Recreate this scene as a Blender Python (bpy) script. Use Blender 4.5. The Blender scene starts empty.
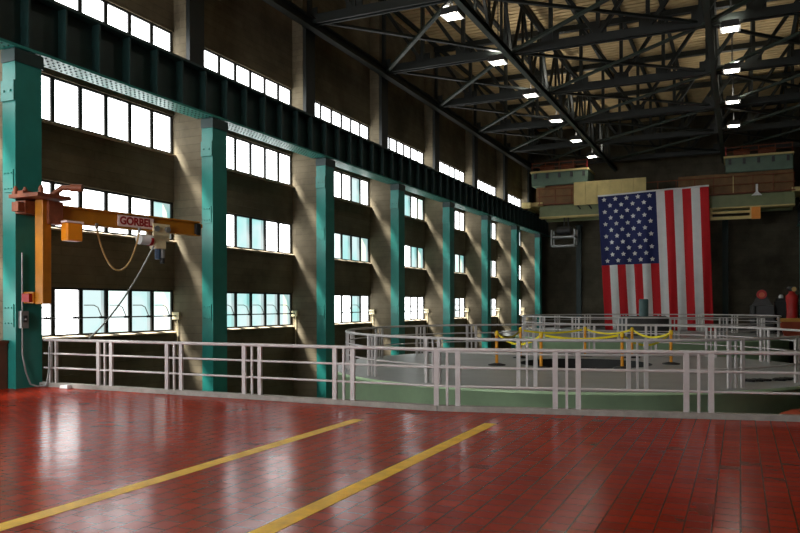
import bpy, math, random
from mathutils import Vector, Matrix
random.seed(7)
PI = math.pi
C = bpy.context.scene.collection
F, YH, CAMH, TH = 740.0, 304.0, 1.8, math.radians(24.68)
SN, CS = math.sin(TH), math.cos(TH)

def LZ(lat, Z):                       # metres right of / ahead of the viewpoint -> room x, y
    return (lat*CS - Z*SN, lat*SN + Z*CS)

# ------------------------------------------------------------------ mesh builder
class MB:
    def __init__(s): s.v = []; s.f = []; s.m = []; s.sm = []
    def add(s, vs, fs, mi=0, smooth=False):
        o = len(s.v); s.v += [tuple(v) for v in vs]
        for f in fs:
            s.f.append([o+i for i in f]); s.m.append(mi); s.sm.append(smooth)
        return s
    def box(s, x0, x1, y0, y1, z0, z1, mi=0):
        return s.add([(x0,y0,z0),(x1,y0,z0),(x1,y1,z0),(x0,y1,z0),(x0,y0,z1),(x1,y0,z1),(x1,y1,z1),(x0,y1,z1)],
              [(0,3,2,1),(4,5,6,7),(0,1,5,4),(1,2,6,5),(2,3,7,6),(3,0,4,7)], mi)
    def beam(s, p, q, w, h, mi=0, up=(0,0,1)):
        p = Vector(p); q = Vector(q); d = (q-p).normalized(); u = Vector(up)
        if abs(d.dot(u)) > .98: u = Vector((0,1,0))
        r = d.cross(u).normalized(); u = r.cross(d)
        vs = []
        for c in (p, q):
            for a, b in ((-1,-1),(1,-1),(1,1),(-1,1)): vs.append(c + r*(a*w/2) + u*(b*h/2))
        return s.add(vs, [(0,1,2,3),(7,6,5,4),(0,4,5,1),(1,5,6,2),(2,6,7,3),(3,7,4,0)], mi)
    def ibeam(s, p, q, w, h, t=.03, mi=0):
        p = Vector(p); q = Vector(q); d = (q-p).normalized(); u = Vector((0,0,1)); r = d.cross(u).normalized(); u = r.cross(d)
        for k in (1,-1):
            s.beam(p+u*k*(h/2-t/2), q+u*k*(h/2-t/2), w, t, mi)
        return s.beam(p, q, t, h-2*t+.002, mi)
    def tube(s, pts, r, n=8, mi=0, closed=False):
        pts = [Vector(p) for p in pts]; N = len(pts); vs = []
        pu = None
        for i, p in enumerate(pts):
            if closed: d = pts[(i+1)%N]-pts[i-1]
            else: d = pts[min(i+1,N-1)]-pts[max(i-1,0)]
            d.normalize()
            u = pu if pu is not None else (Vector((0,0,1)) if abs(d.z) < .9 else Vector((1,0,0)))
            a = d.cross(u).normalized(); u = a.cross(d).normalized(); pu = u
            for k in range(n):
                t = 2*PI*k/n; vs.append(p + a*math.cos(t)*r + u*math.sin(t)*r)
        fs = []
        for i in range(N if closed else N-1):
            j = (i+1) % N
            for k in range(n):
                l = (k+1) % n; fs.append((i*n+k, i*n+l, j*n+l, j*n+k))
        s.add(vs, fs, mi, True)
        if not closed:
            s.add(vs[:n], [list(range(n))[::-1]], mi); s.add(vs[-n:], [list(range(n))], mi)
        return s
    def cyl(s, p, q, r, n=16, mi=0): return s.tube([p, q], r, n, mi)
    def lathe(s, prof, c=(0,0), n=24, mi=0):
        vs = []; m = len(prof)
        for k in range(n):
            t = 2*PI*k/n
            for r, z in prof: vs.append((c[0]+r*math.cos(t), c[1]+r*math.sin(t), z))
        fs = []
        for k in range(n):
            l = (k+1) % n
            for i in range(m-1): fs.append((k*m+i, l*m+i, l*m+i+1, k*m+i+1))
        return s.add(vs, fs, mi, True)
    def prism(s, poly, z0, z1, mi=0):
        n = len(poly); vs = [(x,y,z0) for x,y in poly] + [(x,y,z1) for x,y in poly]
        return s.add(vs, [list(range(n))[::-1], list(range(n,2*n))] + [(i,(i+1)%n,n+(i+1)%n,n+i) for i in range(n)], mi)
    def build(s, name, mat, parent=None, bevel=0):
        me = bpy.data.meshes.new(name); me.from_pydata(s.v, [], s.f)
        for m in (mat if isinstance(mat, (list,tuple)) else [mat]): me.materials.append(m)
        me.polygons.foreach_set('material_index', s.m); me.polygons.foreach_set('use_smooth', s.sm); me.update()
        o = bpy.data.objects.new(name, me); C.objects.link(o)
        if parent: o.parent = parent
        if bevel:
            b = o.modifiers.new('bevel', 'BEVEL'); b.width = bevel; b.segments = 2; b.limit_method = 'ANGLE'
        return o

def tag(o, label=None, cat=None, group=None, kind=None):
    if label: o['label'] = label
    if cat: o['category'] = cat
    if group: o['group'] = group
    if kind: o['kind'] = kind
    return o
def thing(name, label, cat, loc=(0,0,0), group=None, rz=0):
    o = bpy.data.objects.new(name, None); C.objects.link(o); o.location = loc; o.rotation_euler = (0,0,rz); o.empty_display_size = .2
    return tag(o, label, cat, group)
def copy_tree(o, parent=None):
    c = o.copy(); C.objects.link(c); c.parent = parent
    for ch in list(o.children): copy_tree(ch, c)
    return c
ORD = ['first','second','third','fourth','fifth','sixth','seventh','eighth','ninth']

# ------------------------------------------------------------------ materials
def lin(c): return tuple(((x/255)/12.92 if x/255 <= .04045 else ((x/255+.055)/1.055)**2.4) for x in c)
def node(nt, t, **kw):
    n = nt.nodes.new(t)
    for k, v in kw.items():
        if k in n.inputs: n.inputs[k].default_value = v
        else: setattr(n, k, v)
    return n
def mat(name, rgb, rough=.5, metal=0, var=.15, scale=3.0, bump=.0, bscale=40, spec=.5, coat=0, stretch=None):
    m = bpy.data.materials.new(name); m.use_nodes = True; nt = m.node_tree; b = nt.nodes['Principled BSDF']
    b.inputs['Roughness'].default_value = rough; b.inputs['Metallic'].default_value = metal; b.inputs['Specular IOR Level'].default_value = spec
    b.inputs['Coat Weight'].default_value = coat
    tc = node(nt, 'ShaderNodeTexCoord'); mp = node(nt, 'ShaderNodeMapping'); nt.links.new(tc.outputs['Object'], mp.inputs['Vector'])
    if stretch: mp.inputs['Scale'].default_value = stretch
    nz = node(nt, 'ShaderNodeTexNoise', Scale=scale, Detail=5.0, Roughness=.6); nt.links.new(mp.outputs[0], nz.inputs['Vector'])
    c = lin(rgb); r = node(nt, 'ShaderNodeValToRGB'); r.color_ramp.elements[0].position = .3; r.color_ramp.elements[1].position = .7
    r.color_ramp.elements[0].color = tuple(max(0,x*(1-var)) for x in c)+(1,); r.color_ramp.elements[1].color = tuple(min(1,x*(1+var)) for x in c)+(1,)
    nt.links.new(nz.outputs['Fac'], r.inputs['Fac']); nt.links.new(r.outputs['Color'], b.inputs['Base Color'])
    if bump:
        n2 = node(nt, 'ShaderNodeTexNoise', Scale=bscale, Detail=4.0); nt.links.new(mp.outputs[0], n2.inputs['Vector'])
        bp = node(nt, 'ShaderNodeBump', Strength=bump, Distance=.02); nt.links.new(n2.outputs['Fac'], bp.inputs['Height']); nt.links.new(bp.outputs[0], b.inputs['Normal'])
    return m

def concrete(name, rgb1, rgb2, course=.30, axis='YZ'):
    m = bpy.data.materials.new(name); m.use_nodes = True; nt = m.node_tree; L = nt.links.new; b = nt.nodes['Principled BSDF']
    b.inputs['Roughness'].default_value = .85; b.inputs['Specular IOR Level'].default_value = .25
    tc = node(nt, 'ShaderNodeTexCoord'); sep = node(nt, 'ShaderNodeSeparateXYZ'); L(tc.outputs['Object'], sep.inputs[0])
    ad = node(nt, 'ShaderNodeMath', operation='ADD'); L(sep.outputs['X'], ad.inputs[0]); L(sep.outputs['Y'], ad.inputs[1])
    cb = node(nt, 'ShaderNodeCombineXYZ'); L(ad.outputs[0], cb.inputs['X']); L(sep.outputs['Z'], cb.inputs['Y'])
    br = node(nt, 'ShaderNodeTexBrick'); br.inputs['Scale'].default_value = 1; br.inputs['Brick Width'].default_value = 2.2; br.inputs['Row Height'].default_value = course
    br.inputs['Mortar Size'].default_value = .012; br.inputs['Mortar Smooth'].default_value = .5
    br.inputs['Color1'].default_value = (.95,.95,.95,1); br.inputs['Color2'].default_value = (.78,.78,.78,1); br.inputs['Mortar'].default_value = (.6,.6,.6,1)
    L(cb.outputs[0], br.inputs['Vector'])
    n1 = node(nt, 'ShaderNodeTexNoise', Scale=.45, Detail=6.0, Roughness=.65); L(tc.outputs['Object'], n1.inputs['Vector'])
    r = node(nt, 'ShaderNodeValToRGB'); r.color_ramp.elements[0].position = .35; r.color_ramp.elements[1].position = .68
    r.color_ramp.elements[0].color = lin(rgb1)+(1,); r.color_ramp.elements[1].color = lin(rgb2)+(1,); L(n1.outputs['Fac'], r.inputs['Fac'])
    mx = node(nt, 'ShaderNodeMixRGB', blend_type='MULTIPLY'); mx.inputs['Fac'].default_value = .8; L(r.outputs['Color'], mx.inputs['Color1']); L(br.outputs['Color'], mx.inputs['Color2'])
    L(mx.outputs[0], b.inputs['Base Color'])
    bp = node(nt, 'ShaderNodeBump', Strength=.35, Distance=.03); L(br.outputs['Fac'], bp.inputs['Height']); bp.invert = True; L(bp.outputs[0], b.inputs['Normal'])
    return m

def tile_floor():
    m = bpy.data.materials.new('red_quarry_tile'); m.use_nodes = True; nt = m.node_tree; L = nt.links.new; b = nt.nodes['Principled BSDF']
    tc = node(nt, 'ShaderNodeTexCoord')
    br = node(nt, 'ShaderNodeTexBrick'); br.offset = .5; br.inputs['Scale'].default_value = 1; br.inputs['Brick Width'].default_value = .21; br.inputs['Row Height'].default_value = .21
    br.inputs['Mortar Size'].default_value = .009; br.inputs['Mortar Smooth'].default_value = .3; br.inputs['Bias'].default_value = 0
    br.inputs['Color1'].default_value = lin((164,45,21))+(1,); br.inputs['Color2'].default_value = lin((144,39,19))+(1,); br.inputs['Mortar'].default_value = lin((124,40,22))+(1,)
    mp = node(nt, 'ShaderNodeMapping'); mp.inputs['Rotation'].default_value = (0,0,PI/2); L(tc.outputs['Object'], mp.inputs[0]); L(mp.outputs[0], br.inputs['Vector'])
    nz = node(nt, 'ShaderNodeTexNoise', Scale=.6, Detail=5.0, Roughness=.6); L(tc.outputs['Object'], nz.inputs['Vector'])
    rr = node(nt, 'ShaderNodeValToRGB'); rr.color_ramp.elements[0].color = (.72,.72,.72,1); rr.color_ramp.elements[1].color = (1.15,1.1,1.05,1); L(nz.outputs['Fac'], rr.inputs['Fac'])
    mx = node(nt, 'ShaderNodeMixRGB', blend_type='MULTIPLY'); mx.inputs['Fac'].default_value = 1; L(br.outputs['Color'], mx.inputs['Color1']); L(rr.outputs['Color'], mx.inputs['Color2']); n2 = node(nt, 'ShaderNodeTexNoise', Scale=5.0, Detail=3.0); L(tc.outputs['Object'], n2.inputs['Vector'])
    mr = node(nt, 'ShaderNodeMapRange'); mr.inputs['To Min'].default_value = .14; mr.inputs['To Max'].default_value = .22; L(n2.outputs['Fac'], mr.inputs['Value'])
    wv = node(nt, 'ShaderNodeTexNoise', Scale=3.2, Detail=1.0); L(tc.outputs['Object'], wv.inputs['Vector'])
    b1 = node(nt, 'ShaderNodeBump', Strength=.16, Distance=.02); L(wv.outputs['Fac'], b1.inputs['Height'])
    b2 = node(nt, 'ShaderNodeBump', Strength=.5, Distance=.004); b2.invert = True; L(br.outputs['Fac'], b2.inputs['Height'])
    nt.nodes.remove(b); df = node(nt, 'ShaderNodeBsdfDiffuse'); gl = node(nt, 'ShaderNodeBsdfGlossy'); L(mx.outputs[0], df.inputs['Color'])
    L(mr.outputs[0], gl.inputs['Roughness']); gl.inputs['Color'].default_value = (1,1,1,1)
    for q in (df, gl): L(b1.outputs[0], q.inputs['Normal'])
    fr = node(nt, 'ShaderNodeFresnel'); fr.inputs['IOR'].default_value = 1.4
    mn = node(nt, 'ShaderNodeMath', operation='MINIMUM'); mn.inputs[1].default_value = .22; L(fr.outputs[0], mn.inputs[0])
    ms = node(nt, 'ShaderNodeMixShader'); L(mn.outputs[0], ms.inputs[0]); L(df.outputs[0], ms.inputs[1]); L(gl.outputs[0], ms.inputs[2])
    L(ms.outputs[0], nt.nodes['Material Output'].inputs['Surface'])
    return m

def pane(name, c1, c2, strength, sky=.0):
    m = bpy.data.materials.new(name); m.use_nodes = True; nt = m.node_tree; L = nt.links.new; nt.nodes.clear()
    out = node(nt, 'ShaderNodeOutputMaterial'); em = node(nt, 'ShaderNodeEmission'); em.inputs['Strength'].default_value = strength
    tc = node(nt, 'ShaderNodeTexCoord'); nz = node(nt, 'ShaderNodeTexNoise', Scale=.9, Detail=2.0); L(tc.outputs['Object'], nz.inputs['Vector'])
    r = node(nt, 'ShaderNodeValToRGB'); r.color_ramp.elements[0].position = .38; r.color_ramp.elements[1].position = .6
    r.color_ramp.elements[0].color = c1+(1,); r.color_ramp.elements[1].color = c2+(1,); L(nz.outputs['Fac'], r.inputs['Fac']); L(r.outputs['Color'], em.inputs['Color'])
    tr = node(nt, 'ShaderNodeBsdfTransparent'); mx = node(nt, 'ShaderNodeMixShader'); mx.inputs[0].default_value = 1-SUNPASS
    L(tr.outputs[0], mx.inputs[1]); L(em.outputs[0], mx.inputs[2]); L(mx.outputs[0], out.inputs[0])
    m.cycles.emission_sampling = 'FRONT'
    return m
def emit(name, c, s):
    m = bpy.data.materials.new(name); m.use_nodes = True; nt = m.node_tree; nt.nodes.clear()
    out = node(nt, 'ShaderNodeOutputMaterial'); em = node(nt, 'ShaderNodeEmission'); em.inputs['Strength'].default_value = s; em.inputs['Color'].default_value = c+(1,)
    nt.links.new(em.outputs[0], out.inputs[0]); m.cycles.emission_sampling = 'FRONT'; return m

SUNPASS = .6
WIN = 14.0
LAMP = 22
ASSUMED_BACK = 48.0  # glow of the assumed rear windows, added to light the hall
M = {}
M['wall'] = concrete('brown_board_concrete', (88,80,64), (132,120,97), .24)
M['endwall'] = concrete('dark_wall_concrete', (72,66,54), (104,98,82), .6)
M['tile'] = tile_floor()
M['teal'] = mat('teal_steel_paint', (30,120,110), .42, 0, .12, 2, .08, 12)
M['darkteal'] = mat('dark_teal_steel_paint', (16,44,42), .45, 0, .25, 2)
M['truss'] = mat('dark_green_truss_steel', (13,20,16), .55, 0, .3, 2)
M['brace'] = mat('grey_green_brace_paint', (36,47,38), .5, 0, .2, 2)
M['joint'] = mat('dark_roof_joint', (34,24,14), .8, 0, .2, 2)
M['deck'] = mat('tan_roof_deck', (196,170,124), .7, 0, .18, 1.2)
M['rail'] = mat('pale_grey_rail_paint', (194,188,186), .38, 0, .06, 4)
M['curb'] = mat('grey_curb_concrete', (150,145,138), .8, 0, .2, 6, .2)
M['yellow'] = mat('yellow_floor_paint', (240,188,40), .45, 0, .22, 5)
M['amber'] = mat('amber_crane_paint', (176,112,20), .45, 0, .15, 4)
M['orange'] = mat('orange_box_paint', (232,140,24), .4, 0, .08, 4)
M['rust'] = mat('rust_brown_steel', (120,62,34), .6, .2, .3, 6)
M['brown'] = mat('dark_brown_panel', (116,84,46), .65, 0, .3, 1.5)
M['cream'] = mat('cream_panel_paint', (206,186,122), .6, 0, .12, 2)
M['cream_metal'] = mat('cream_hoist_paint', (214,200,160), .45, 0, .1, 6)
M['green'] = mat('pale_green_wall_paint', (186,216,172), .55, 0, .1, 1.5)
M['greygreen'] = mat('green_grey_crane_paint', (88,110,92), .5, 0, .15, 2)
M['olive'] = mat('olive_crane_girder_paint', (118,126,84), .5, 0, .15, 2)
M['deckgrey'] = mat('grey_deck_floor_paint', (142,144,142), .42, 0, .12, .8)
M['darkfloor'] = mat('dark_lower_floor', (64,62,58), .8, 0, .2, 1)
M['black'] = mat('black_rubber', (18,18,18), .6, 0, .2, 6)
M['steel'] = mat('galvanised_steel', (150,152,150), .4, .6, .12, 8)
M['grey'] = mat('dark_grey_equipment_paint', (54,54,54), .5, 0, .2, 4)
M['blue'] = mat('blue_grey_motor_paint', (70,92,120), .45, 0, .1, 4)
M['tealcap'] = mat('grey_teal_cap_paint', (70,98,98), .45, 0, .12, 3)
M['red'] = mat('red_equipment_paint', (176,30,26), .45, 0, .12, 4)
M['redwhite'] = mat('sign_white', (240,214,206), .5, 0, .03, 4)
M['signred'] = mat('sign_red', (150,14,18), .5, 0, .03, 4)
M['barrier'] = mat('yellow_barrier_plastic', (232,190,24), .45, 0, .1, 5)
M['barrierpost'] = mat('orange_yellow_post', (226,150,20), .45, 0, .1, 5)
M['tape'] = mat('yellow_tape', (240,224,30), .5, 0, .1, 5)
M['brownwall'] = mat('brown_tile_wainscot', (104,62,44), .6, 0, .18, 4)
M['winframe'] = mat('dark_window_steel', (34,34,32), .5, .2, .2, 6)
M['sill'] = mat('pale_sill_concrete', (176,160,136), .75, 0, .15, 5)
M['hose'] = mat('tan_cable_rubber', (176,142,84), .55, 0, .1, 6)
M['wood'] = mat('yellow_timber', (190,140,62), .7, 0, .2, 4, stretch=(1,6,6))
M['orangered'] = mat('orange_red_paint', (160,62,30), .5, 0, .15, 3)
M['flagred'] = mat('flag_red_cloth', (196,18,28), .8, 0, .06, 2)
M['flagwhite'] = mat('flag_white_cloth', (222,222,222), .8, 0, .05, 2)
M['flagblue'] = mat('flag_blue_cloth', (28,38,92), .8, 0, .08, 2)
M['lamp'] = emit('lamp_lens', (1,.97,.86), LAMP)
M['added_uplight'] = emit('lamp_added_uplight', (1,.95,.84), 60)  # extra upward glow added to brighten the roof deck
M['pw'] = pane('daylight_pane_white', (.96,.99,1.0), (1,1,1), WIN)
M['pc'] = pane('daylight_pane_cyan', (.42,.92,.88), (.85,1.0,1.0), 1.6)
M['pg'] = pane('daylight_pane_green', (.66,.95,.82), (.92,1.0,1.0), 3.0)
M['pb'] = pane('assumed_rear_light_pane', (.93,.97,1.0), (1,1,1), ASSUMED_BACK)
M['porange'] = mat('machine_orange_disc', (200,96,60), .5, 0, .1, 4)

# ------------------------------------------------------------------ key dimensions
BAY, Y0 = 6.65, 11.17                    # column near faces at Y0 + i*BAY, 0.67 long
CW = .67
XC, XP, XW = -14.36, -14.77, -15.84      # column face, pier front, window wall face
XR = 3.75                                # right column face
YE = 61.0
ZL = -3.5
ZT = 16.25
def yn(i): return Y0 + BAY*i
rows = [(1.03,2.29),(3.81,4.99),(6.47,7.66),(9.04,10.24)]
WL = 5.26

# ------------------------------------------------------------------ setting
edge = [(-14.9,11.88),(-4.7,11.82),(.65,12.95),(5.6,14.0)]
m = MB(); m.prism([(-16.2,-6),(5.6,-6)] + edge[::-1] + [(-16.2,11.88)], -.35, 0)
tag(m.build('floor', M['tile']), 'glossy red quarry tile floor in the foreground', 'floor', kind='structure')
m = MB(); m.box(-16.2,5.6,-6,YE,ZL-.2,ZL)
tag(m.build('floor_lower', M['darkfloor']), 'dark lower floor down behind the near railing', 'floor', kind='structure')
m = MB(); m.box(-15.9,5.6,50.3,YE,-.35,0); m.box(2.75,5.6,13.9,50.3,-.35,0)
tag(m.build('floor_far', M['deckgrey']), 'grey far floor in front of the flag wall', 'floor', kind='structure')

w = MB()
zs = [ZL,1.03,2.29,3.81,4.99,6.47,7.66,9.04,10.24,ZT]
for k in range(0, len(zs)-1, 2): w.box(-16.3, XW, -6, YE, zs[k], zs[k+1])
for (z0,z1) in rows:
    w.box(-16.3, XW, -6, yn(0)-WL, z0, z1)
    for i in range(0, 8):
        y1 = yn(i+1)-WL if i < 7 else YE
        w.box(-16.3, XW, yn(i), y1, z0, z1)
for i in range(-2, 8):
    w.box(XW, XP, yn(i), yn(i)+CW, ZL, 8.6)
    w.box(XW, -15.36, yn(i), yn(i)+CW, 8.6, ZT)
tag(w.build('wall_left', M['wall']), 'brown concrete window wall with projecting piers', 'wall', kind='structure')
m = MB(); m.box(-16.3,5.9,YE,YE+.3,ZL,ZT)
tag(m.build('wall_end', M['endwall']), 'dark concrete wall behind the hanging flag', 'wall', kind='structure')
m = MB(); m.box(5.6,5.9,-6,YE,ZL,ZT)
tag(m.build('wall_right', M['endwall']), 'brown concrete wall on the right side of the hall', 'wall', kind='structure')
ASSUMED_BW = [(-15.0,-11.6),(-11.0,-7.6)]  # spans of the assumed rear windows
m = MB(); m.box(-16.3,5.9,-6.3,-6,ZL,2.4); m.box(-16.3,5.9,-6.3,-6,10.6,ZT)
xx = -16.3
for x0,x1 in ASSUMED_BW+[(5.9,5.9)]:
    m.box(xx,x0,-6.3,-6,2.4,10.6); xx = x1
tag(m.build('wall_back', M['wall']), 'brown concrete wall with assumed tall windows behind the viewpoint', 'wall', kind='structure')
# brown wainscot block left of the first column
m = MB(); m.box(-15.9,-14.6,6,Y0-.02,0,1.0); m.box(-15.9,-14.56,6,Y0-.02,1.0,1.06)
tag(m.build('trim_1', M['brownwall']), 'low brown tiled wall left of the jib crane column', 'wall', kind='structure')
# corrugated roof deck
prof = []; y = -6.3; k = 0
while y < YE+.3:
    prof += [(y, ZT+.08), (y+.1, ZT+.08), (y+.1, ZT), (y+.42, ZT)]; y += .42
vs = []; fs = []
for (yy, zz) in prof: vs += [(-16.3,yy,zz),(5.9,yy,zz)]
m = MB()
for i in range(len(prof)-1): m.add([vs[2*i],vs[2*i+1],vs[2*i+3],vs[2*i+2]], [(0,1,2,3)], 1 if i % 4 == 0 else 0)
m.box(-16.3,5.9,-6.3,YE+.3,ZT+.12,ZT+.25)
tag(m.build('ceiling', [M['deck'],M['joint']]), 'tan ribbed roof deck above the trusses', 'ceiling', kind='structure')
# curb under near railing
c = MB()
for a, b in zip(edge[:-1], edge[1:]): c.beam((a[0],a[1]-.03,.045),(b[0],b[1]-.03,.045),.16,.09)
tag(c.build('trim_2', M['curb']), 'pale concrete curb along the red floor edge', 'curb', kind='structure')

# windows
wi = 0
tints = {0:'cgw',1:'wcw',2:'wwc',3:'www'}
BAYN = ['%s bay beyond the jib crane column' % o for o in ORD[:7]]+['bay left of the jib crane column, assumed']
TIER = ['bottom-row','second-row','third-row','clerestory']
pan = {(0,0):'wwcgcg',(0,1):'wwwwwc',(0,2):'wwwwww',(1,0):'wccccc',(1,1):'wwccww',(1,2):'wwwwww',(2,0):'wwwwcw',(2,1):'wwgccc',(2,2):'wwwwcw',(3,0):'wwwwww',(3,1):'wwcwcc',(3,2):'wwwcwg'}
for i in range(-1, 7):  # the nearest bay is out of view; its windows are assumed
    ye = yn(i+1); ys = ye-WL
    for r,(z0,z1) in enumerate(rows):
        wi += 1
        n = 6; pw = WL/n; fw = .05
        f = MB()
        f.box(-16.14,-15.98,ys,ye,z0,z0+.05); f.box(-16.14,-15.98,ys,ye,z1-.06,z1)
        for k in range(n+1):
            h = .06 if 0 < k < n else .04
            yc = min(max(ys+k*pw, ys+h), ye-h); f.box(-16.139,-15.981,yc-h,yc+h,z0+.05,z1-.06)
        o = f.build('window_%d' % wi, M['winframe'])
        o.location.x = .09
        tag(o, '%s window in the %s' % (TIER[r], BAYN[i]), 'window', kind='structure')
        g = MB(); s = pan.get((i,r)) or ('wwwwww' if r == 3 else ''.join(random.choice('wwwcg' if r < 2 else 'wwwwc') for _ in range(6)))
        for k in range(n): g.add([(-16.03,ys+k*pw+.02,z0+.03),(-16.03,ys+(k+1)*pw-.02,z0+.03),(-16.03,ys+(k+1)*pw-.02,z1-.04),(-16.03,ys+k*pw+.02,z1-.04)],[(0,1,2,3)],'wcg'.index(s[k]))
        g.build('glass', [M['pw'],M['pc'],M['pg']], o)
        q = MB(); q.add([(-15.98,ys,z0+.012),(-15.84,ys,z0-.03),(-15.84,ye-.005,z0-.03),(-15.98,ye-.005,z0+.012),
                         (-15.98,ys,z0-.07),(-15.84,ys,z0-.07),(-15.84,ye-.005,z0-.07),(-15.98,ye-.005,z0-.07)],
                        [(0,1,2,3),(7,6,5,4),(0,4,5,1),(1,5,6,2),(2,6,7,3),(3,7,4,0)])
        q.build('sill', M['sill'], o)
    if i < 0: continue
    # window opening gear along the bottom row
    t = thing('window_operator', 'thin rod with opener arms across the bottom windows, %s bay from the jib crane' % ORD[i], 'window opener', (-15.71, ye, 1.5), 'window opening rods')
    q = MB(); q.tube([(0,-WL+.1,0),(0,-.02,0)], .018, 8); q.build('rod', M['winframe'], t)
    q = MB(); q.box(-.14,.12,-.09,.05-.0501,-.11,.11); q.tube([(.03,-.05,-.1),(.03,-.05,-1.2)],.015,6); q.build('gearbox', M['cream_metal'], t)
    for k in range(6):
        yy = -WL+(k+.42)*WL/6
        q = MB(); q.tube([(-.2,yy-.26,.33),(-.14,yy+.02,.33),(-.1,yy+.12,.27),(-.02,yy+.17,.02)],.014,6); q.build('opener_arm', M['steel'], t)
        q = MB(); q.box(-.03,.03,yy+.1,yy+.24,-.03,.03); q.build('clamp', M['winframe'], t)
# assumed tall windows behind the viewpoint, unseen, added to light railings and columns
for k,(x0,x1) in enumerate(ASSUMED_BW):
    wi += 1
    f = MB()
    for j in range(5):
        xc = x0+.05+(x1-x0-.1)*j/4; f.box(xc-.05,xc+.05,-6.2,-6.08,2.4,10.6)
    for j in range(7):
        zc = 2.45+8.1*j/6; f.box(x0+.1,x1-.1,-6.19,-6.09,zc-.05,zc+.05)
    o = f.build('window_%d' % wi, M['winframe']); tag(o, 'assumed tall window added for light in the wall behind the viewpoint, %s from the left' % ORD[k], 'window', kind='structure')
    g = MB(); g.add([(x0+.05,-6.14,2.42),(x1-.05,-6.14,2.42),(x1-.05,-6.14,10.58),(x0+.05,-6.14,10.58)],[(3,2,1,0)]); g.build('glass', M['pb'], o)  # glowing pane of the assumed rear window, an added light source
# ------------------------------------------------------------------ columns
col_lab = ['nearest teal steel column, carrying the amber jib crane'] + ['%s teal steel column from the one carrying the jib crane' % ORD[i] for i in range(0,7)]
def make_column(base=ZL, top=7.46):
    t = thing('steel_column', 'x', 'column')
    m = MB(); x0, x1 = XP-XC+.003, 0
    m.box(x0,x1,0,CW,base,top-.3); m.build('shaft', M['teal'], t)
    m = MB(); m.box(x0,.03,-.035,CW+.035,top-.3,top-.02); m.build('cap_plate', M['darkteal'], t)
    for zz in (1.35+base*0, 4.3):
        m = MB(); m.box(x0+.05,x1-.05,-.022,0,zz,zz+.5); 
        for a in (0.1,.2,.3):
            for b in (.08,.42): m.cyl((x0+a,-.022,zz+b),(x0+a,-.04,zz+b),.018,8)
        m.build('splice_plate', M['teal'], t)
    m = MB(); m.box(x0,.0,-.045,0,6.3,6.75); 
    for a in (.1,.3): m.cyl((x0+a,-.045,6.52),(x0+a,-.065,6.52),.03,8)
    m.build('gusset_plate', M['teal'], t)
    return t
colp = make_column()
for i in range(8):
    o = colp if i == 0 else copy_tree(colp)
    o.location = (XC, yn(i), 0); tag(o, col_lab[i], 'column', 'teal columns along the window wall')
# upper steel columns above the girder
for i in range(1, 8):
    m = MB(); m.box(0,.14,0,CW,9.0,12.55); m.box(-.0,.2,-.06,CW+.06,12.55,12.8)
    o = m.build('upper_column', M['truss']); o.location = (-15.355, yn(i), 0)
    tag(o, 'dark upper wall column above the %s teal column from the jib crane column' % ORD[i-1], 'column', 'dark upper columns above the crane girder')
# right hand far column
m = thing('steel_column', 'dim teal column at the right end of the hall', 'column', (XR, yn(7), 0))
q = MB(); q.box(0,.45,0,CW,0,7.4); q.build('shaft', M['teal'], m)
q = MB(); q.box(-.03,.45,-.03,CW+.03,7.4,7.46); q.build('cap_plate', M['darkteal'], m)
q = MB(); q.box(-.1,.45,-.1,CW+.1,0.001,.05); q.build('base_plate', M['darkteal'], m)
for px, x in (('wide dark green column against the end wall right of the flag', -1.0),('dark green column against the end wall left of the flag', -11.9)):
    m = MB(); m.box(x-.2,x+.2,YE-.35,YE-.005,0,8.2); m.box(x-.28,x+.28,YE-.4,YE-.004,8.2,8.3); m.box(x-.3,x+.3,YE-.42,YE-.004,0.001,.04)
    tag(m.build('wall_column', M['darkteal']), px, 'column')

# ------------------------------------------------------------------ crane runway girder
def runway(xa, xb, face, label):
    # xa..xb flange range, web in the middle
    t = thing('crane_girder', label, 'girder', (0,0,0))
    xm = (xa+xb)/2
    y0, y1 = 4.0, YE-.02
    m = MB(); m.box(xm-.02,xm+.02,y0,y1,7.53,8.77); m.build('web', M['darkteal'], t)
    m = MB(); m.box(xa,xb,y0,y1,7.47,7.53); m.build('bottom_flange', M['teal'], t)
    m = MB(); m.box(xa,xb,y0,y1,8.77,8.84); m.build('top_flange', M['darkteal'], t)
    m = MB(); m.box(xm-.05,xm+.05,y0,y1,8.84,8.96); m.build('crane_rail', M['grey'], t)
    k = 0; yy = y0+.5
    while yy < y1:
        m = MB(); m.box(xm+.02*face,(xb-.04) if face > 0 else xm-.02,yy,yy+.05,7.53,8.77) if face > 0 else m.box(xa+.04,xm-.02,yy,yy+.05,7.53,8.77)
        m.build('stiffener', M['darkteal'], t); yy += 1.0
    m = MB()
    yy = y0
    while yy < y1-.2:
        for xx in (xa+.1, xa+.24, xb-.1, xb-.24): m.add([(xx-.025,yy-.025,7.47),(xx+.025,yy-.025,7.47),(xx+.025,yy+.025,7.47),(xx-.025,yy+.025,7.47),(xx,yy,7.445)],[(0,1,4),(1,2,4),(2,3,4),(3,0,4)])
        yy += .16
    o = m.build('rivets', M['darkteal'], t); tag(o, kind='stuff')
    return t
runway(-14.95,-14.31,1,'long dark teal riveted crane girder resting on the wall columns')
runway(XR+.0,XR+.6,-1,'crane girder along the right side wall')

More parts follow.
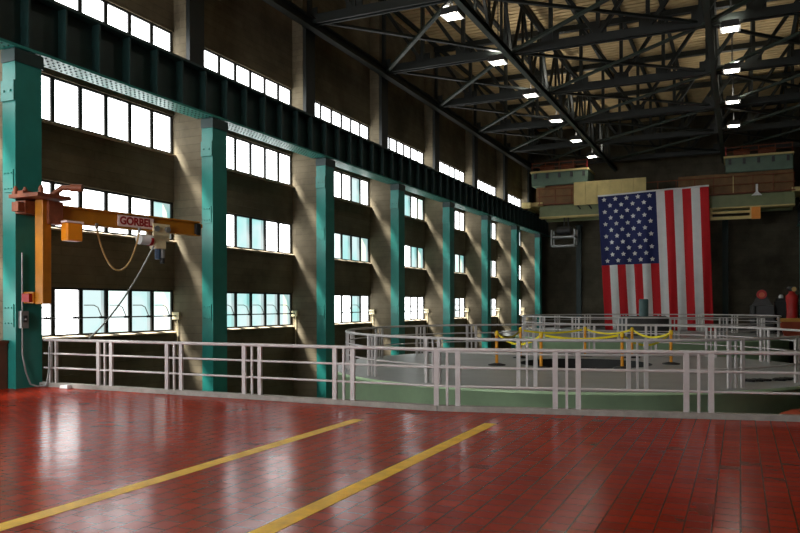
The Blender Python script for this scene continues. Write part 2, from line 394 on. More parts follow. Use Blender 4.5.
# ------------------------------------------------------------------ roof trusses
XCEN, PAN = -5.35, 1.98
ZB, ZTC = 12.9, 15.95
def make_truss():
    t = thing('roof_truss','x','roof truss')
    xs = [PAN*k for k in range(-5,6)]
    m = MB(); m.beam((xs[0]-.1,-.13,0),(xs[-1]+.1,-.13,0),.1,.34); m.beam((xs[0]-.1,.13,0),(xs[-1]+.1,.13,0),.1,.34); m.beam((xs[0]-.1,0,.13),(xs[-1]+.1,0,.13),.36,.05); m.build('bottom_chord', M['truss'], t)
    h = ZTC-ZB
    m = MB(); m.beam((xs[0]-.1,0,h),(xs[-1]+.1,0,h),.3,.28); m.build('top_chord', M['truss'], t)
    for k, x in enumerate(xs):
        m = MB(); m.beam((x,0,.1),(x,0,h-.1),.16,.16); m.build('vertical', M['truss'], t)
        m = MB(); m.box(x-.35,x+.35,-.03,.03,.1,.5); m.build('gusset_plate', M['truss'], t)
    for k in range(10):
        a, b = (xs[k],xs[k+1]) if k < 5 else (xs[k+1],xs[k])
        m = MB(); m.beam((a,-.06,h-.1),(b,-.06,.1),.1,.15); m.beam((a,.06,h-.1),(b,.06,.1),.1,.15); m.build('diagonal', M['truss'], t)
    return t
tr = make_truss()
YT = [yn(i)+CW/2 for i in range(1,8)]
for k, yy in enumerate(YT):
    o = tr if k == 0 else copy_tree(tr)
    o.location = (XCEN, yy, ZB); tag(o, 'dark green roof truss across the hall, %s counted from the flag wall' % ORD[6-k], 'roof truss', 'roof trusses')
# longitudinal trusses
for sx, lab in ((-2*PAN,'long dark green bracing truss running lengthwise beside the left row of lamps'),(2*PAN,'long dark green bracing truss running lengthwise beside the right row of lamps')):
    x = XCEN+sx+.3
    t = thing('lengthwise_truss', lab, 'roof truss', (x, 0, 0))
    ya, yb = 10.0, YE-.05
    m = MB(); m.ibeam((0,ya,ZB-.3),(0,yb,ZB-.3),.22,.26,.03); m.build('bottom_chord', M['brace'], t)
    m = MB(); m.beam((0,ya,ZTC-.4),(0,yb,ZTC-.4),.22,.22); m.build('top_chord', M['truss'], t)
    yy = YT[0]; st = BAY/4
    for k in range(24):
        ya2 = yy+k*st
        if ya2+st > yb: break
        p, q = ((ZB-.2, ZTC-.45) if k % 2 == 0 else (ZTC-.45, ZB-.2))
        m = MB(); m.beam((0,ya2+.03,p),(0,ya2+st-.03,q),.12,.12); m.build('diagonal', M['truss'], t)
        if k % 4:
            m = MB(); m.beam((0,ya2,ZB-.2),(0,ya2,ZTC-.45),.1,.1); m.build('vertical', M['truss'], t)
m = MB(); m.ibeam((-15.02,8,ZB-.2),(-15.02,YE-.01,ZB-.2),.3,.42,.04)
tag(m.build('eave_beam', M['truss']), 'dark beam along the top of the window wall under the roof trusses', 'beam')
# lateral bracing rods in the plane of the bottom chords
DIV = ['wall side','middle','right side']
xsb = [XCEN-4.95*PAN, XCEN-2*PAN, XCEN+2*PAN, XCEN+4.95*PAN]
for k in range(1, len(YT)-1):
    for b in range(3):
        t = thing('roof_bracing', 'crossed roof bracing in the %s, %s bay counted from the flag wall' % (DIV[b], ORD[5-k]), 'bracing', (0,0,0), 'crossed roof bracing')
        xa, xb, ya, yb = xsb[b], xsb[b+1], YT[k], YT[k+1]
        for (p, q, dz) in (((xa,yb),(xb,ya),-.02),((xa,ya),(xb,yb),.12)):
            m = MB(); m.beam((p[0],p[1],ZB+dz-.1),(q[0],q[1],ZB+dz-.1),.16,.1); m.build('brace', M['brace' if dz < 0 else 'truss'], t)
# purlins
for k in range(-5,6):
    m = MB(); x = XCEN+PAN*k + (.001)
    m.ibeam((x,-5.9,ZTC+.2),(x,YE-.01,ZTC+.2),.16,.18,.02)
    tag(m.build('purlin', M['truss']), 'lengthwise roof purlin under the tan deck, %s from the window wall' % (ORD+['tenth','eleventh'])[k+5], 'purlin', 'roof purlins')

# ------------------------------------------------------------------ lamps
def make_lamp():
    t = thing('high_bay_lamp','x','lamp')
    m = MB(); m.add([(-.36,-.36,0),(.36,-.36,0),(.36,.36,0),(-.36,.36,0),(-.3,-.3,.28),(.3,-.3,.28),(.3,.3,.28),(-.3,.3,.28)],[(0,1,5,4),(1,2,6,5),(2,3,7,6),(3,0,4,7)]); m.build('housing', M['grey'], t)
    m = MB(); m.add([(-.28,-.28,-.005),(.28,-.28,-.005),(.28,.28,-.005),(-.28,.28,-.005)],[(3,2,1,0)]); m.build('lens', M['lamp'], t)
    m = MB(); m.add([(-.29,-.29,.27),(.29,-.29,.27),(.29,.29,.27),(-.29,.29,.27)],[(0,1,2,3)]); m.build('added_uplight_panel', M['added_uplight'], t)  # unseen glowing panel added on top of the lamp to light the deck
    m = MB(); m.tube([(0,0,.28),(0,0,ZTC-12.43+.2)],.02,6); m.build('hanger', M['grey'], t)
    return t
lp = make_lamp(); first = True
for rx, row, ys_ in ((-9.62,'left',[14.2,19.9,25.6,31.3,36.9,42.6,48.3,54]),(-.32,'right',[8.6,14.2,19.9,31.3,36.9,42.6,48.3])):  # nearest lamps of both rows are unseen, assumed to light the floor
    for k, yy in enumerate(ys_):
        o = lp if first else copy_tree(lp); first = False
        o.location = (rx, yy, 12.43)
        tag(o, 'square roof lamp in the %s row, %s counted from the flag wall' % (row, ORD[len(ys_)-1-k]), 'lamp', 'roof lamps')

# ------------------------------------------------------------------ railings
def post_group(t, c, d, base, h=1.07, g=.185, mat_=None):
    d = Vector((d[0],d[1])).normalized(); mat_ = mat_ or M['rail']
    for k, wd in ((-1,.085),(0,.042),(1,.085)):
        p = Vector(c)+d*(k*g)
        m = MB(); m.beam((p.x,p.y,base),(p.x,p.y,h-.02),.05 if k else .04,wd,up=(d.x,d.y,0)); m.build('post', mat_, t)
# near railing
t = thing('guard_railing', 'nearest pale railing along the edge of the red tile floor', 'railing', (-4.7,11.79,0))
def off(x, y): return (x+4.7, y-11.79)
def edge_y(x): return 11.85-(x+14.9)*.06/10.2 if x < -4.7 else 11.79+(x+4.7)*(1.13/5.35)
path = [(-14.3,edge_y(-14.3)),(-4.7,11.79),(.65,12.92),(3.4,13.5)]
for nm, z, r in (('top_rail',1.045,.032),('middle_rail',.74,.021),('lower_rail',.42,.021)):
    m = MB(); m.tube([off(*p)+(z,) for p in path], r, 10); m.build(nm, M['rail'], t)
gx = [-12.44,-10.52,-8.58,-6.55,-4.55,-2.60,-.6,1.45]
for x in gx:
    d = (1,0) if x < -4.8 else (1,.211)
    post_group(t, off(x, edge_y(x)), d, .088)
for x in (-14.1,-13.92):
    m = MB(); m.beam(off(x,11.85)+(.088,), off(x,11.85)+(1.05,), .05, .06); m.build('post', M['rail'], t)

# round decks
def ring_deck(cx, cy, R, hole, hc, tlabel, rlabel, phase=0, zo=0):
    t = thing('generator_deck', tlabel, 'platform', (cx,cy,zo))
    N = 96
    out = [(R*math.cos(2*PI*k/N), R*math.sin(2*PI*k/N)) for k in range(N)]
    m = MB()
    inn = [(hc[0]+hole*math.cos(2*PI*k/N), hc[1]+hole*math.sin(2*PI*k/N)) for k in range(N)]
    vs = [(x,y,0) for x,y in out]+[(x,y,0) for x,y in inn]
    m.add(vs, [(k,(k+1)%N,N+(k+1)%N,N+k) for k in range(N)]); m.build('deck_floor', M['deckgrey'], t)
    m = MB(); m.lathe([(R,-.06),(R,0.0)],n=N); m.lathe([(R-.02,ZL-zo),(R-.02,-.06),(R,-.06)],n=N); m.build('side_wall', M['green'], t)
    m = MB(); m.lathe([(hole,0),(hole,-2.5),(0.01,-2.5)],hc,n=48); m.build('pit_lining', M['black'], t)
    rr = R-.4
    g = thing('ring_railing', rlabel, 'railing', (cx,cy,zo))
    for nm, z, r in (('top_rail',1.045,.034),('middle_rail',.74,.022),('lower_rail',.42,.022)):
        m = MB(); m.tube([(rr*math.cos(2*PI*k/N),rr*math.sin(2*PI*k/N),z) for k in range(N)], r, 8, closed=True); m.build(nm, M['rail'], g)
    for k in range(18):
        a = phase+2*PI*k/18
        post_group(g, (rr*math.cos(a), rr*math.sin(a)), (-math.sin(a), math.cos(a)), .0)
    return t
R1c = LZ(5.0,22.2)
hc = LZ(5.7,22.9); hc = (hc[0]-R1c[0], hc[1]-R1c[1])
ring_deck(R1c[0],R1c[1],7.0,2.0,hc,'nearer round grey deck with pale green side wall behind the railing','round railing around the nearer grey deck with yellow barriers',TH+math.radians(-90))
R2c = (R1c[0], R1c[1]+19.95)
ring_deck(R2c[0],R2c[1],7.0,1.2,(0,0),'farther round grey deck with the grey-teal cap at its centre','white round railing around the farther deck in front of the flag',TH+math.radians(-97), .16)
# generator cap on far deck
t = thing('exciter_unit', 'grey-teal cylinder on a dark housing in front of the flag', 'generator', (R2c[0]-.05,R2c[1],.16))
m = MB(); m.lathe([(1.45,0.002),(1.45,.5),(1.3,.6),(1.3,.95),(1.15,1.02),(.01,1.02)],n=32); m.build('housing', M['grey'], t)
m = MB(); m.lathe([(.25,1.02),(.25,1.9),(.2,1.96),(.01,1.96)],n=20); m.build('cap', M['tealcap'], t)
# ---- barrier posts around the pit
bp_ = [LZ(2.9,22.2),LZ(4.0,21.0),LZ(6.27,20.9),LZ(8.2,22.4),LZ(7.9,25.2),LZ(6.5,26),LZ(4.1,25.2)]
bl = ['left side','front left','front right','right side','right rear','rear','left rear']
bproto = None
for k,(x,y) in enumerate(bp_):
    if bproto is None:
        bproto = thing('barrier_post','x','barrier post')
        m = MB(); m.cyl((0,0,.05),(0,0,.98),.045,10); m.build('pole', M['barrierpost'], bproto)
        m = MB(); m.lathe([(.26,.002),(.26,.03),(.08,.07),(.01,.07)],n=20); m.build('base', M['black'], bproto)
        m = MB(); m.lathe([(.06,.9),(.06,1.0),(.03,1.04),(.005,1.04)],n=12); m.build('cap', M['barrier'], bproto)
        o = bproto
    else: o = copy_tree(bproto)
    o.location = (x,y,0)
    tag(o, 'yellow barrier post on black base, %s of the deck pit' % bl[k], 'barrier post', 'yellow posts around the deck pit')
t = thing('barrier_tape', 'yellow tape sagging between the barrier posts around the pit', 'barrier tape', (bp_[0][0],bp_[0][1],0))
for k in range(len(bp_)):
    a = Vector(bp_[k]+(.96,)); b = Vector(bp_[(k+1)%len(bp_)]+(.96,)); sag = [.3,.12,.34,.2,.15,.12,.2][k]
    o0 = Vector((bp_[0][0],bp_[0][1],0)); pts = []
    for j in range(13):
        s_ = .05+.9*j/12; p = a.lerp(b,s_); p.z -= sag*4*s_*(1-s_); pts.append(p-o0)
    m = MB()
    vs = []
    for p in pts: vs += [p+Vector((0,0,.032)), p-Vector((0,0,.032))]
    vs2 = [v+Vector((.006,.006,0)) for v in vs]; n = len(vs)
    m.add(vs+vs2, [(2*i,2*i+2,2*i+3,2*i+1) for i in range(12)]+[(n+2*i,n+2*i+1,n+2*i+3,n+2*i+2) for i in range(12)]+[(2*i,n+2*i,n+2*i+2,2*i+2) for i in range(12)]+[(2*i+1,2*i+3,n+2*i+3,n+2*i+1) for i in range(12)])
    m.build('tape_span', M['tape'], t)
# dark hose pieces on the deck
for k,(la,Zz,rz) in enumerate(((8.35,17.35,.3),(9.15,17.6,.5))):
    x,y = LZ(la,Zz); m = MB()
    pts = [(.42*(j/20-.5)*1.6, .12*math.sin(j*.9), .03) for j in range(21)]
    m.tube(pts,.028,8); m.tube([(p[0]*.8,-p[1]+.05,.03) for p in pts],.028,8)
    o = m.build('rubber_hose', M['black']); o.location = (x,y,0); o.rotation_euler = (0,0,rz+TH)
    tag(o, ['left','right'][k]+' one of two dark hose coils on the nearer deck at right', 'hose')

# ------------------------------------------------------------------ floor lines and bits
for x, ye, lab in ((-5.48,10.35,'left yellow line painted on the red tile floor'),(-3.45,10.8,'right yellow line painted on the red tile floor')):
    m = MB(); m.box(x-.095,x+.095,-3,ye,0.0005,.003)
    tag(m.build('floor_line', M['yellow']), lab, 'floor line')
m = MB(); m.add([(-.12,-.06,0),(.12,-.06,0),(.13,.06,0),(-.12,.05,0),(-.11,-.05,.07),(.11,-.05,.08),(.12,.05,.08),(-.11,.04,.07)],[(3,2,1,0),(4,5,6,7),(0,1,5,4),(1,2,6,5),(2,3,7,6),(3,0,4,7)])
o = m.build('white_block', M['flagwhite'], bevel=.01); o.location = (-13.45,11.68,0.002); tag(o, 'small white block on the floor against the railing curb', 'block')

# ------------------------------------------------------------------ jib crane
t = thing('jib_crane', 'amber jib crane mounted on the nearest teal column', 'crane', (XC,11.5,1.8))
T = Vector((XC,11.5,1.8))
def rel(p): return tuple(Vector(p)-T)
mx_, my_ = -13.9, 11.46
m = MB(); m.box(mx_-.12-XC,mx_+.12-XC,my_-.08-11.5,my_+.15-11.5,.05,2.335); m.build('mast', M['amber'], t, bevel=.015)
m = MB(); m.box(.001,.9,-.5,.36,2.34,2.42); m.box(.001,.35,-.42,.1,2.42,2.5); m.build('top_plate', M['rust'], t)
m = MB(); m.box(.001,.32,-.34,.2,2.02,2.3); m.box(.1,.3,-.5,-.34,2.05,2.25); m.build('top_bracket', M['rust'], t)
for k,(xx,yy) in enumerate(((.12,-.42),(.2,-.25),(.75,-.3),(.6,.25))):
    m = MB(); m.cyl((xx,yy,2.42),(xx,yy,2.56),.05,10); m.cyl((xx,yy,2.56),(xx,yy,2.6),.03,8); m.build('bolt', M['rust'], t)
m = MB(); m.tube([(.55,.15,2.46),(.75,.25,2.62),(1.0,.4,2.62)],.06,10); m.cyl((.9,.35,2.62),(1.12,.47,2.62),.085,12); m.build('pivot_motor', M['rust'], t)
m = MB(); m.box(.001,.34,-.165,.2,-.0+.07,.32); m.build('lower_bracket', M['amber'], t)
m = MB(); m.box(.1,.32,-.26,-.165,.1,.28); m.build('warning_plate', M['signred'], t)
B0, B1, zb = Vector((-13.82,11.62)), Vector((-13.2,15.75)), 3.86
bd = (B1-B0).normalized(); bn = Vector((bd.y,-bd.x))
def bpnt(s_, side=0, z=0): p = B0+(B1-B0)*s_+bn*side; return rel((p.x,p.y,z))
m = MB(); m.ibeam(bpnt(-.02,0,zb), bpnt(1,0,zb), .2, .38, .035); m.build('boom', M['amber'], t)
m = MB(); m.beam(bpnt(-.03,0,zb), bpnt(.05,0,zb), .3, .5); m.build('boom_bracket', M['rust'], t)
m = MB(); m.beam(bpnt(.97,.0,zb-.02), bpnt(1.0,0,zb-.02), .26, .3); m.build('end_stop', M['black'], t)
m = MB(); m.beam(bpnt(1.0,0,zb+.08), bpnt(1.03,0,zb+.08), .1, .1); m.build('bumper', M['orange'], t)
m = MB(); p = bpnt(.04,.24,3.45); q = bpnt(.13,.24,3.45); m.beam(p,q,.26,.4); o = m.build('drive_box', M['orange'], t, bevel=.03)
m = MB(); p = bpnt(.035,.24,3.67); q = bpnt(.135,.24,3.67); m.beam(p,q,.28,.04); m.build('box_lid', M['redwhite'], o)
# sign
m = MB(); m.beam(bpnt(.4,.055,zb-.005), bpnt(.645,.055,zb-.005), .03, .27)
sg = m.build('sign_plate', M['redwhite'], t)
fc = bpy.data.curves.new('lettering','FONT'); fc.body = 'GORBEL'; fc.size = .25; fc.align_x = 'CENTER'; fc.align_y = 'CENTER'; fc.extrude = .003; fc.offset = .008
fo = bpy.data.objects.new('lettering_source', fc); C.objects.link(fo)
bpy.context.view_layer.update()
me = bpy.data.meshes.new_from_object(fo.evaluated_get(bpy.context.evaluated_depsgraph_get())); bpy.data.objects.remove(fo)
me.materials.clear(); me.materials.append(M['signred'])
xs_ = [v.co.x for v in me.vertices]; sc_ = .94/(max(xs_)-min(xs_))
ctr = Vector(bpnt(.5225,.074,zb-.005))
dirx = Vector((bd.x,bd.y,0)); nrm = Vector((bn.x,bn.y,0))
for v in me.vertices: v.co = ctr + dirx*(v.co.x*sc_) + Vector((0,0,1))*(v.co.y*1.05) + nrm*(v.co.z)
lo = bpy.data.objects.new('lettering', me); C.objects.link(lo); lo.parent = sg
# hoist trolley on the boom (moves by itself)
P = bpnt; h = thing('chain_hoist', 'cream chain hoist trolley hanging under the amber jib boom', 'hoist', tuple(Vector(bpnt(.68,0,zb-.2))+T))
hp = Vector(bpnt(.68,0,zb-.2))
def hrel(s_, side, z): return tuple(Vector(bpnt(s_,side,z))-hp)
m = MB(); m.beam(hrel(.63,.13,3.66), hrel(.75,.13,3.66), .04, .42); m.beam(hrel(.63,-.13,3.66), hrel(.75,-.13,3.66), .04, .42); m.beam(hrel(.64,0,3.52), hrel(.74,0,3.52), .3, .12); m.build('trolley_frame', M['cream_metal'], h)
for s_ in (.65,.73):
    m = MB(); p = Vector(hrel(s_,.15,3.74)); n3 = Vector((bn.x,bn.y,0)); m.cyl(p, p+n3*.05, .075, 14); m.build('wheel', M['steel'], h)
m = MB(); m.cyl(hrel(.545,.05,3.45), hrel(.63,.05,3.45), .13, 16); m.build('motor', M['flagwhite'], h)
m = MB(); m.cyl(hrel(.61,.05,3.44), hrel(.63,.05,3.44), .135, 16); m.build('motor_cap', M['signred'], h)
m = MB(); m.beam(hrel(.65,.0,3.36), hrel(.73,.0,3.36), .26, .24); m.build('gear_case', M['cream_metal'], h, bevel=.03)
m = MB(); m.cyl(hrel(.68,.04,3.26), hrel(.68,.04,2.98), .07, 12); m.build('chain_bag', M['blue'], h)
m = MB(); m.cyl(hrel(.715,.04,3.26), hrel(.715,.04,3.02), .065, 12); m.cyl(hrel(.715,.04,3.02), hrel(.715,.04,2.88), .06, 12, 1); m.build('hook_block', [M['steel'],M['black']], h)
# festoon cable and pendant cable
f = thing('festoon_cable','tan cable looping under the amber jib boom','cable', tuple(Vector(bpnt(.25,.12,3.62))+T))
f0 = Vector(bpnt(.25,.12,3.62)); pts = []
for j in range(21):
    s_ = j/20; pts.append(tuple(Vector(bpnt(.25+.28*s_,.14,3.63-.98*(1-(2*s_-1)**2)**.8))-f0))
m = MB(); m.tube(pts,.022,8); m.build('cable_loop', M['hose'], f)
for s_ in (.25,.53):
    m = MB(); m.beam(tuple(Vector(bpnt(s_,.14,3.6))-f0), tuple(Vector(bpnt(s_,.14,3.72))-f0), .05,.05); m.build('cable_clip', M['steel'], f)
pts = []
pa = Vector(bpnt(.64,.1,3.3))+T; pb = Vector((-12.9,11.84,1.1))
for j in range(17):
    s_ = j/16; p = pa.lerp(pb,s_); p.z -= .35*4*s_*(1-s_)*.6; pts.append(tuple(p-pb))
m = MB(); m.tube(pts,.02,8); o = m.build('pendant_cable', M['steel']); o.location = pb; tag(o, 'grey cable slanting from the chain hoist to the near railing', 'cable')
# control box with conduit on column face
t = thing('control_box','small grey control box with conduit on the nearest teal column','control box',(XC,11.32,1.5))
m = MB(); m.box(.001,.1,-.09,.1,-.18,.2); m.build('enclosure', M['steel'], t, bevel=.01)
m = MB(); m.box(.1,.115,-.05,.05,-.05,.1); m.cyl((.115,0,.02),(.13,0,.02),.02,8,1); m.build('switch', [M['grey'],M['flagwhite']], t)
m = MB(); m.tube([(.04,-.02,.2),(.04,-.02,1.48)],.018,8); m.build('conduit', M['steel'], t)
m = MB(); m.tube([(.04,-.02,-.18),(.04,-.02,-.75),(.06,.05,-1.15),(.08,.15,-1.42),(.18,.25,-1.475),(.3,.38,-1.45),(.34,.42,-1.1),(.34,.42,-.6)],.02,8); m.build('flexible_cable', M['steel'], t)

# ------------------------------------------------------------------ overhead bridge crane near the flag
yc = 55.0
t = thing('bridge_crane','wide overhead bridge crane spanning the hall above the flag','crane',(-5.3,yc,8.3))
def cb(mb, x0,x1,y0,y1,z0,z1,mi=0): return mb.box(x0+5.3,x1+5.3,y0-yc,y1-yc,z0-8.3,z1-8.3,mi)
m = MB(); cb(m,-13.7,3.3,yc,yc+.5,8.42,9.25); m.build('girder', M['olive'], t)
m = MB(); cb(m,-13.7,3.3,yc-.12,yc+.62,8.32,8.42); m.build('girder_flange', M['cream'], t)
m = MB(); cb(m,-13.7,3.3,yc+2.2,yc+2.7,8.3,9.25); m.build('girder', M['olive'], t)
m = MB(); cb(m,-13.7,3.3,yc-.5,yc+.12,9.26,9.32); m.build('walkway', M['rust'], t)
for k,(x0,x1) in enumerate(((-14.3,-13.55),(3.2,3.6))):
    m = MB(); cb(m,-14.9 if k == 0 else 3.75,-14.2 if k == 0 else 4.35,yc-.6,yc+3.3,9.06,9.5); cb(m,-14.3 if k == 0 else 3.1,-13.4 if k == 0 else 3.8,yc-.3,yc+3,9.2,9.5); m.build('end_truck', M['cream'], t, bevel=.02)
    for yy in (yc-.3,yc+2.9):
        m = MB(); xx = -14.63 if k == 0 else 4.05; m.cyl((xx+5.3-.08,yy-yc,.92),(xx+5.3+.08,yy-yc,.92),.255,16); m.build('wheel', M['rust'], t)
for x0 in (-13.4,-11.3):
    pass
m = MB(); cb(m,-13.9,-11.1,yc-.2,yc+.1,9.33,10.6); m.build('switch_panel', M['brown'], t)
m = MB()
for k in range(6):
    cb(m,-11.0+k*.84,-11.0+k*.84+.825,yc-.66,yc-.54,9.08,10.75)
m.build('cover_panel', M['cream'], t)
m = MB(); cb(m,-3.9,3.2,yc-.02,yc+.04,9.33,10.7); m.build('cover_panel', M['brown'], t)
m = MB()
for z in (9.85,10.4): m.tube([(-8.4,-.48,z-8.3),(8.6,-.48,z-8.3)],.03,6)
m.build('hand_rail', M['rust'], t)
for k in range(15):
    x = -13.6+k*1.2; m = MB(); m.beam((x+5.3,-.48,1.0),(x+5.3,-.48,2.15),.05,.05); m.build('rail_post', M['cream' if k in (3,11) else 'rust'], t)
for x in (-10.9,-10.1,-9.2,-7.6):
    m = MB(); m.beam((x+5.3,-.45,.98),(x+5.3+.25,-.02,.55),.06,.06); m.build('bracket', M['grey'], t)
m = MB(); cb(m,-1.9,.95,yc-.42,yc-.2,7.55,7.75); cb(m,-1.9,.95,yc-.42,yc-.2,7.95,8.1); cb(m,-1.9,-1.7,yc-.42,yc-.2,7.75,8.32); cb(m,.6,.95,yc-.42,yc-.2,7.75,8.32); m.build('service_beam', M['cream'], t)
m = MB(); cb(m,.7,1.25,yc-.5,yc-.43,7.5,8.3); m.build('end_block', M['orange'], t)
m = MB(); m.add([(6.0,-.55,.75),(6.65,-.55,.75),(6.4,-.55,1.0),(6.4,-.55,1.5),(6.26,-.55,1.5),(6.26,-.55,1.0),(6.0,-.5,.75),(6.65,-.5,.75),(6.4,-.5,1.0),(6.4,-.5,1.5),(6.26,-.5,1.5),(6.26,-.5,1.0)],[(0,1,2,5),(5,2,3,4),(11,8,7,6),(10,9,8,11),(0,6,7,1),(1,7,8,2),(2,8,9,3),(3,9,10,4),(4,10,11,5),(5,11,6,0)]); m.build('hook_plate', M['flagwhite'], t)
def trolley(x0,x1,label,mir):
    t = thing('crane_trolley',label,'crane trolley',((x0+x1)/2,yc+1.3,9.3))
    w_ = (x1-x0)/2
    m = MB(); m.box(-w_,w_,-1.3,1.3,1.45,2.45); m.build('body', M['greygreen'], t, bevel=.05)
    m = MB(); m.box(-w_+(.2 if mir else 1.0),w_-.2,-1.1,1.1,-.04,1.45); m.build('undercarriage', M['rust'], t)
    m = MB(); m.box(-w_-.1,w_+.05,-1.42,1.4,2.45,2.57); m.build('edge_beam', M['cream'], t)
    for k in range(5):
        xx = -w_+.3+k*(2*w_-.6)/4; m = MB(); m.box(xx-.09,xx+.09,-1.42,-1.301,2.0,2.35); m.build('lug', M['grey'], t)
    for xx in (-w_*.5,w_*.25):
        m = MB(); m.cyl((xx-.5,-.6,2.85),(xx+.5,-.6,2.85),.275,16); m.build('hoist_drum', M['rust'], t)
    m = MB()
    for z in (2.85,3.15): m.tube([(-w_,-1.36,z),(w_,-1.36,z)],.03,6)
    m.build('hand_rail', M['rust'], t)
    for k in range(5):
        xx = -w_+.05+k*(2*w_-.1)/4; m = MB(); m.beam((xx,-1.36,2.57),(xx,-1.36,3.2),.06,.06); m.build('rail_post', M['red' if (k == 0 and mir) or (k == 4 and not mir) else 'rust'], t)
    return t
trolley(-14.3,-10.1,'green crane trolley at the window wall end of the bridge crane',False)
trolley(-.9,3.2,'green crane trolley right of the flag on the bridge crane',True)
# hook cage under left end
t = thing('hook_cage','grey steel hoist cage hanging under the left end of the bridge crane','hoist',(-11.9,yc+.2,6.0))
m = MB()
for xx in (-.85,.85):
    for yy in (-.4,.4): m.beam((xx,yy,.2),(xx,yy,1.4),.1,.1)
m.build('upright', M['steel'], t)
m = MB()
for zz in (.2,.85): m.box(-.9,.9,-.45,.45,zz-.06,zz+.06)
m.build('frame', M['steel'], t)
m = MB(); m.cyl((-.5,0,1.35),(.5,0,1.35),.3,16); m.build('sheave', M['grey'], t)
m = MB(); m.cyl((0,.1,1.3),(0,.1,2.3),.06,8); m.cyl((.3,.1,1.3),(.3,.1,2.3),.06,8); m.build('hoist_rope', M['grey'], t)

# ------------------------------------------------------------------ the flag
t0 = Vector((-5.4,54.1,0))
ft = thing('flag','large American flag hanging vertically from the bridge crane','flag',tuple(t0))
TLx, TRx, BLx, BRx = -9.25+5.4, -1.9+5.4, -8.75+5.4, -1.62+5.4
ztop0, ztop1, zb0 = 9.6, 9.85, .03
def fp(u, v, lift=0):
    x = (TLx+(TRx-TLx)*u)*(1-v)+(BLx+(BRx-BLx)*u)*v
    z = (ztop0+(ztop1-ztop0)*u)*(1-v)+zb0*v
    yv = .10*math.sin(u*26+1.5*v*v)*(.3+v)*.9+.05*math.sin(u*61+2+v*3)*v+.06*math.sin(u*9+v*5)
    return (x, yv-lift, z)
NU, NV = 130, 40
def cloth(u0,u1,v0,v1,nu,nv,fm):
    m = MB(); vs = [fp(u0+(u1-u0)*i/nu, v0+(v1-v0)*j/nv) for j in range(nv+1) for i in range(nu+1)]
    for j in range(nv):
        for i in range(nu): pass
    o = len(m.v); m.v += vs
    for j in range(nv):
        for i in range(nu):
            a = j*(nu+1)+i; m.f.append([a,a+1,a+nu+2,a+nu+1]); m.m.append(fm((u0+(u1-u0)*(i+.5)/nu),(v0+(v1-v0)*(j+.5)/nv))); m.sm.append(True)
    return m
UC, VC = 7/13, .52
m = cloth(0,1,0,1,NU,50,lambda u,v: 2 if (u < UC and v < VC) else (int(u*13) % 2))
o = m.build('cloth', [M['flagred'],M['flagwhite'],M['flagblue']], ft)
sd = o.modifiers.new('thickness','SOLIDIFY'); sd.thickness = .012; sd.offset = 1
m = MB()
for r in range(11):
    n = 5 if r % 2 == 0 else 4
    for c_ in range(n):
        uc = UC*((c_+.5)/5 if n == 5 else (c_+1)/5)*.98+.005; vc = VC*(r+.7)/11.4
        vs = [fp(uc,vc,.035)]
        for k in range(10):
            rr = .0235 if k % 2 == 0 else .0125; a = PI/2+k*PI/5
            vs.append(fp(uc+rr*math.cos(a)*1.0, vc-rr*math.sin(a)*.77, .035))
        m.add(vs, [(0,1+k,1+(k+1)%10) for k in range(10)])
so = m.build('stars', M['flagwhite'], ft)
sd = so.modifiers.new('thickness','SOLIDIFY'); sd.thickness = .006
m = MB(); m.tube([fp(k/20,0,0) for k in range(21)],.06,8); m.build('header_band', M['flagwhite'], ft)

# ------------------------------------------------------------------ far right machinery
fx = lambda px, y: (y*(-SN+CS*(px-400)/F)/(CS+SN*(px-400)/F))
t = thing('machine_cabinet','dark grey machine with a round orange head by the end wall','machine',(fx(762,53),53,0))
m = MB(); m.box(-.7,.7,-.4,.4,.002,1.75); m.build('body', M['grey'], t, bevel=.04)
m = MB(); m.add([(-.6,-.35,1.75),(.6,-.35,1.75),(.6,.35,1.75),(-.6,.35,1.75),(-.3,-.2,2.3),(.3,-.2,2.3),(.3,.2,2.3),(-.3,.2,2.3)],[(4,5,6,7),(0,1,5,4),(1,2,6,5),(2,3,7,6),(3,0,4,7)]); m.build('hood', M['grey'], t)
m = MB(); m.cyl((-.02,-.3,2.45),(-.02,-.12,2.45),.3,20); m.cyl((-.02,-.33,2.42),(-.02,-.3,2.42),.17,16,1); m.build('round_head', [M['red'],M['porange']], t)
m = MB(); m.tube([(-.4,-.45,.6),(-.42,-.47,1.7)],.05,8); m.build('pipe', M['black'], t)
t = thing('dark_locker','black locker with a small white lamp on top by the end wall','locker',(fx(781,54),54,0))
m = MB(); m.box(-.42,.42,-.3,.3,.002,2.0); m.box(-.3,.3,-.25,.25,2.0,2.2); m.build('body', M['black'], t, bevel=.03)
m = MB(); m.lathe([(.14,2.2),(.14,2.36),(.08,2.44),(.01,2.44)],n=14); m.build('lamp_cap', M['flagwhite'], t)
t = thing('red_pump','tall red pump with a banded neck at the far right','pump',(fx(792,52),52,0))
m = MB(); m.lathe([(.4,.002),(.4,.1),(.3,.15),(.32,1.9),(.36,2.1),(.34,2.35),(.18,2.5),(.18,2.62),(.01,2.62)],n=20); m.build('body', M['red'], t)
m = MB(); m.lathe([(.22,2.62),(.3,2.7),(.3,2.84),(.2,2.92),(.01,2.92)],n=16); m.build('motor', M['grey'], t)
m = MB(); m.cyl((.1,-.32,2.75),(.1,-.2,2.75),.14,12); m.build('gauge', M['hose'], t)
t = thing('skip_box','orange-red open box carrying yellow planks at the right edge','box',(fx(797,46.5)+.3,46.5,0))
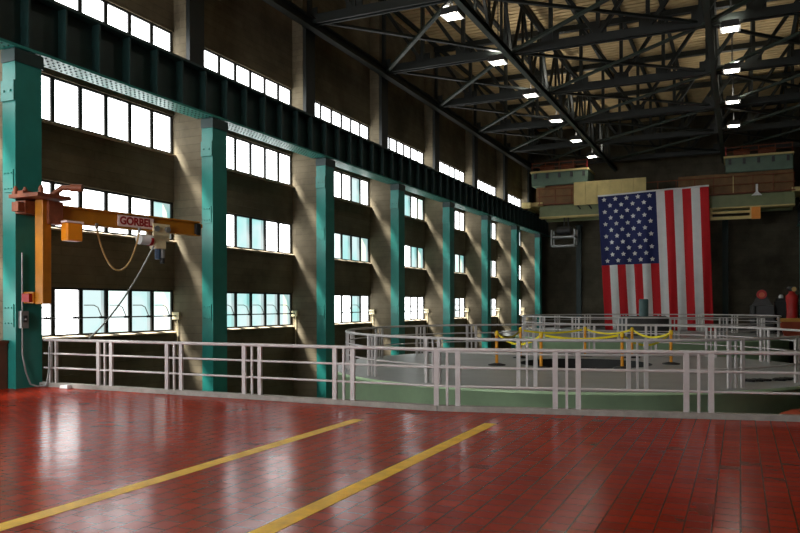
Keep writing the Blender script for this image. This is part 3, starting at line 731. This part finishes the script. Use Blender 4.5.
m = MB(); m.add([(-.95,-.6,.05),(.95,-.6,.05),(.95,.6,.05),(-.95,.6,.05),(-1.2,-.7,.85),(1.2,-.7,.85),(1.2,.7,.85),(-1.2,.7,.85)],[(3,2,1,0),(4,5,6,7),(0,1,5,4),(1,2,6,5),(2,3,7,6),(3,0,4,7)]); m.build('body', M['orangered'], t)
m = MB(); m.box(-.8,-.6,-.5,.5,.002,.06); m.box(.6,.8,-.5,.5,.002,.06); m.build('runner', M['black'], t)
t0x = fx(797,46.5)+.3
for k in range(4):
    m = MB(); m.box(-1.25,1.25,-.65+.33*k,-.36+.33*k,0,.09); m.box(-1.3,1.2,-.63+.33*k,-.38+.33*k,.09,.18); 
    o = m.build('plank', M['wood'], bevel=.01); o.location = (t0x,46.5,.852)
    tag(o, 'yellow planks on the orange-red box, %s from the front' % ORD[k], 'plank', 'planks on the orange-red box')
# orange tank on the lower floor
x,y = LZ(8.05,14.6)
t = thing('orange_tank','orange-red tank top below the railing at the right edge','tank',(x,y,ZL))
m = MB(); m.lathe([(.6,.002),(.6,3.0),(.5,3.12),(.3,3.2),(.01,3.22)],n=28); m.build('shell', M['orangered'], t)
m = MB(); m.lathe([(.62,2.85),(.64,2.9),(.62,2.95)],n=28); m.build('rim_band', M['black'], t)

# ------------------------------------------------------------------ light
wd = bpy.data.worlds.new('sky'); bpy.context.scene.world = wd; wd.use_nodes = True
bg = wd.node_tree.nodes['Background']; bg.inputs['Color'].default_value = (.62,.95,.93,1); bg.inputs['Strength'].default_value = .6
sl = bpy.data.lights.new('sun','SUN'); sl.energy = 60; sl.angle = math.radians(14); sl.color = (1,.98,.92)
so = bpy.data.objects.new('sun', sl); C.objects.link(so)
d = Vector((.40,.52,-.75)); so.rotation_euler = d.to_track_quat('-Z','Y').to_euler(); so.location = (-25,10,25)

# ------------------------------------------------------------------ camera
cd = bpy.data.cameras.new('camera'); cam = bpy.data.objects.new('camera', cd); C.objects.link(cam)
cam.location = (0,0,CAMH); cam.rotation_euler = (PI/2,.0025,TH)
cd.sensor_fit = 'HORIZONTAL'; cd.sensor_width = 36; cd.lens = 36*F/800; cd.shift_y = (YH+1.5-266.5)/800; cd.clip_end = 300
sc = bpy.context.scene; sc.camera = cam
sc.view_settings.view_transform = 'Standard'; sc.view_settings.look = 'None'; sc.view_settings.gamma = 1; sc.view_settings.exposure = 0
sc.view_settings.use_curve_mapping = False
sc.cycles.max_bounces = 8; sc.cycles.diffuse_bounces = 4; sc.cycles.glossy_bounces = 3; sc.cycles.transparent_max_bounces = 12
wd.cycles.sampling_method = 'NONE'; sc.cycles.use_adaptive_sampling = False
sc.cycles.use_denoising = True; sc.cycles.sample_clamp_indirect = 4; sc.cycles.denoising_prefilter = 'ACCURATE'; sc.cycles.caustics_reflective = False
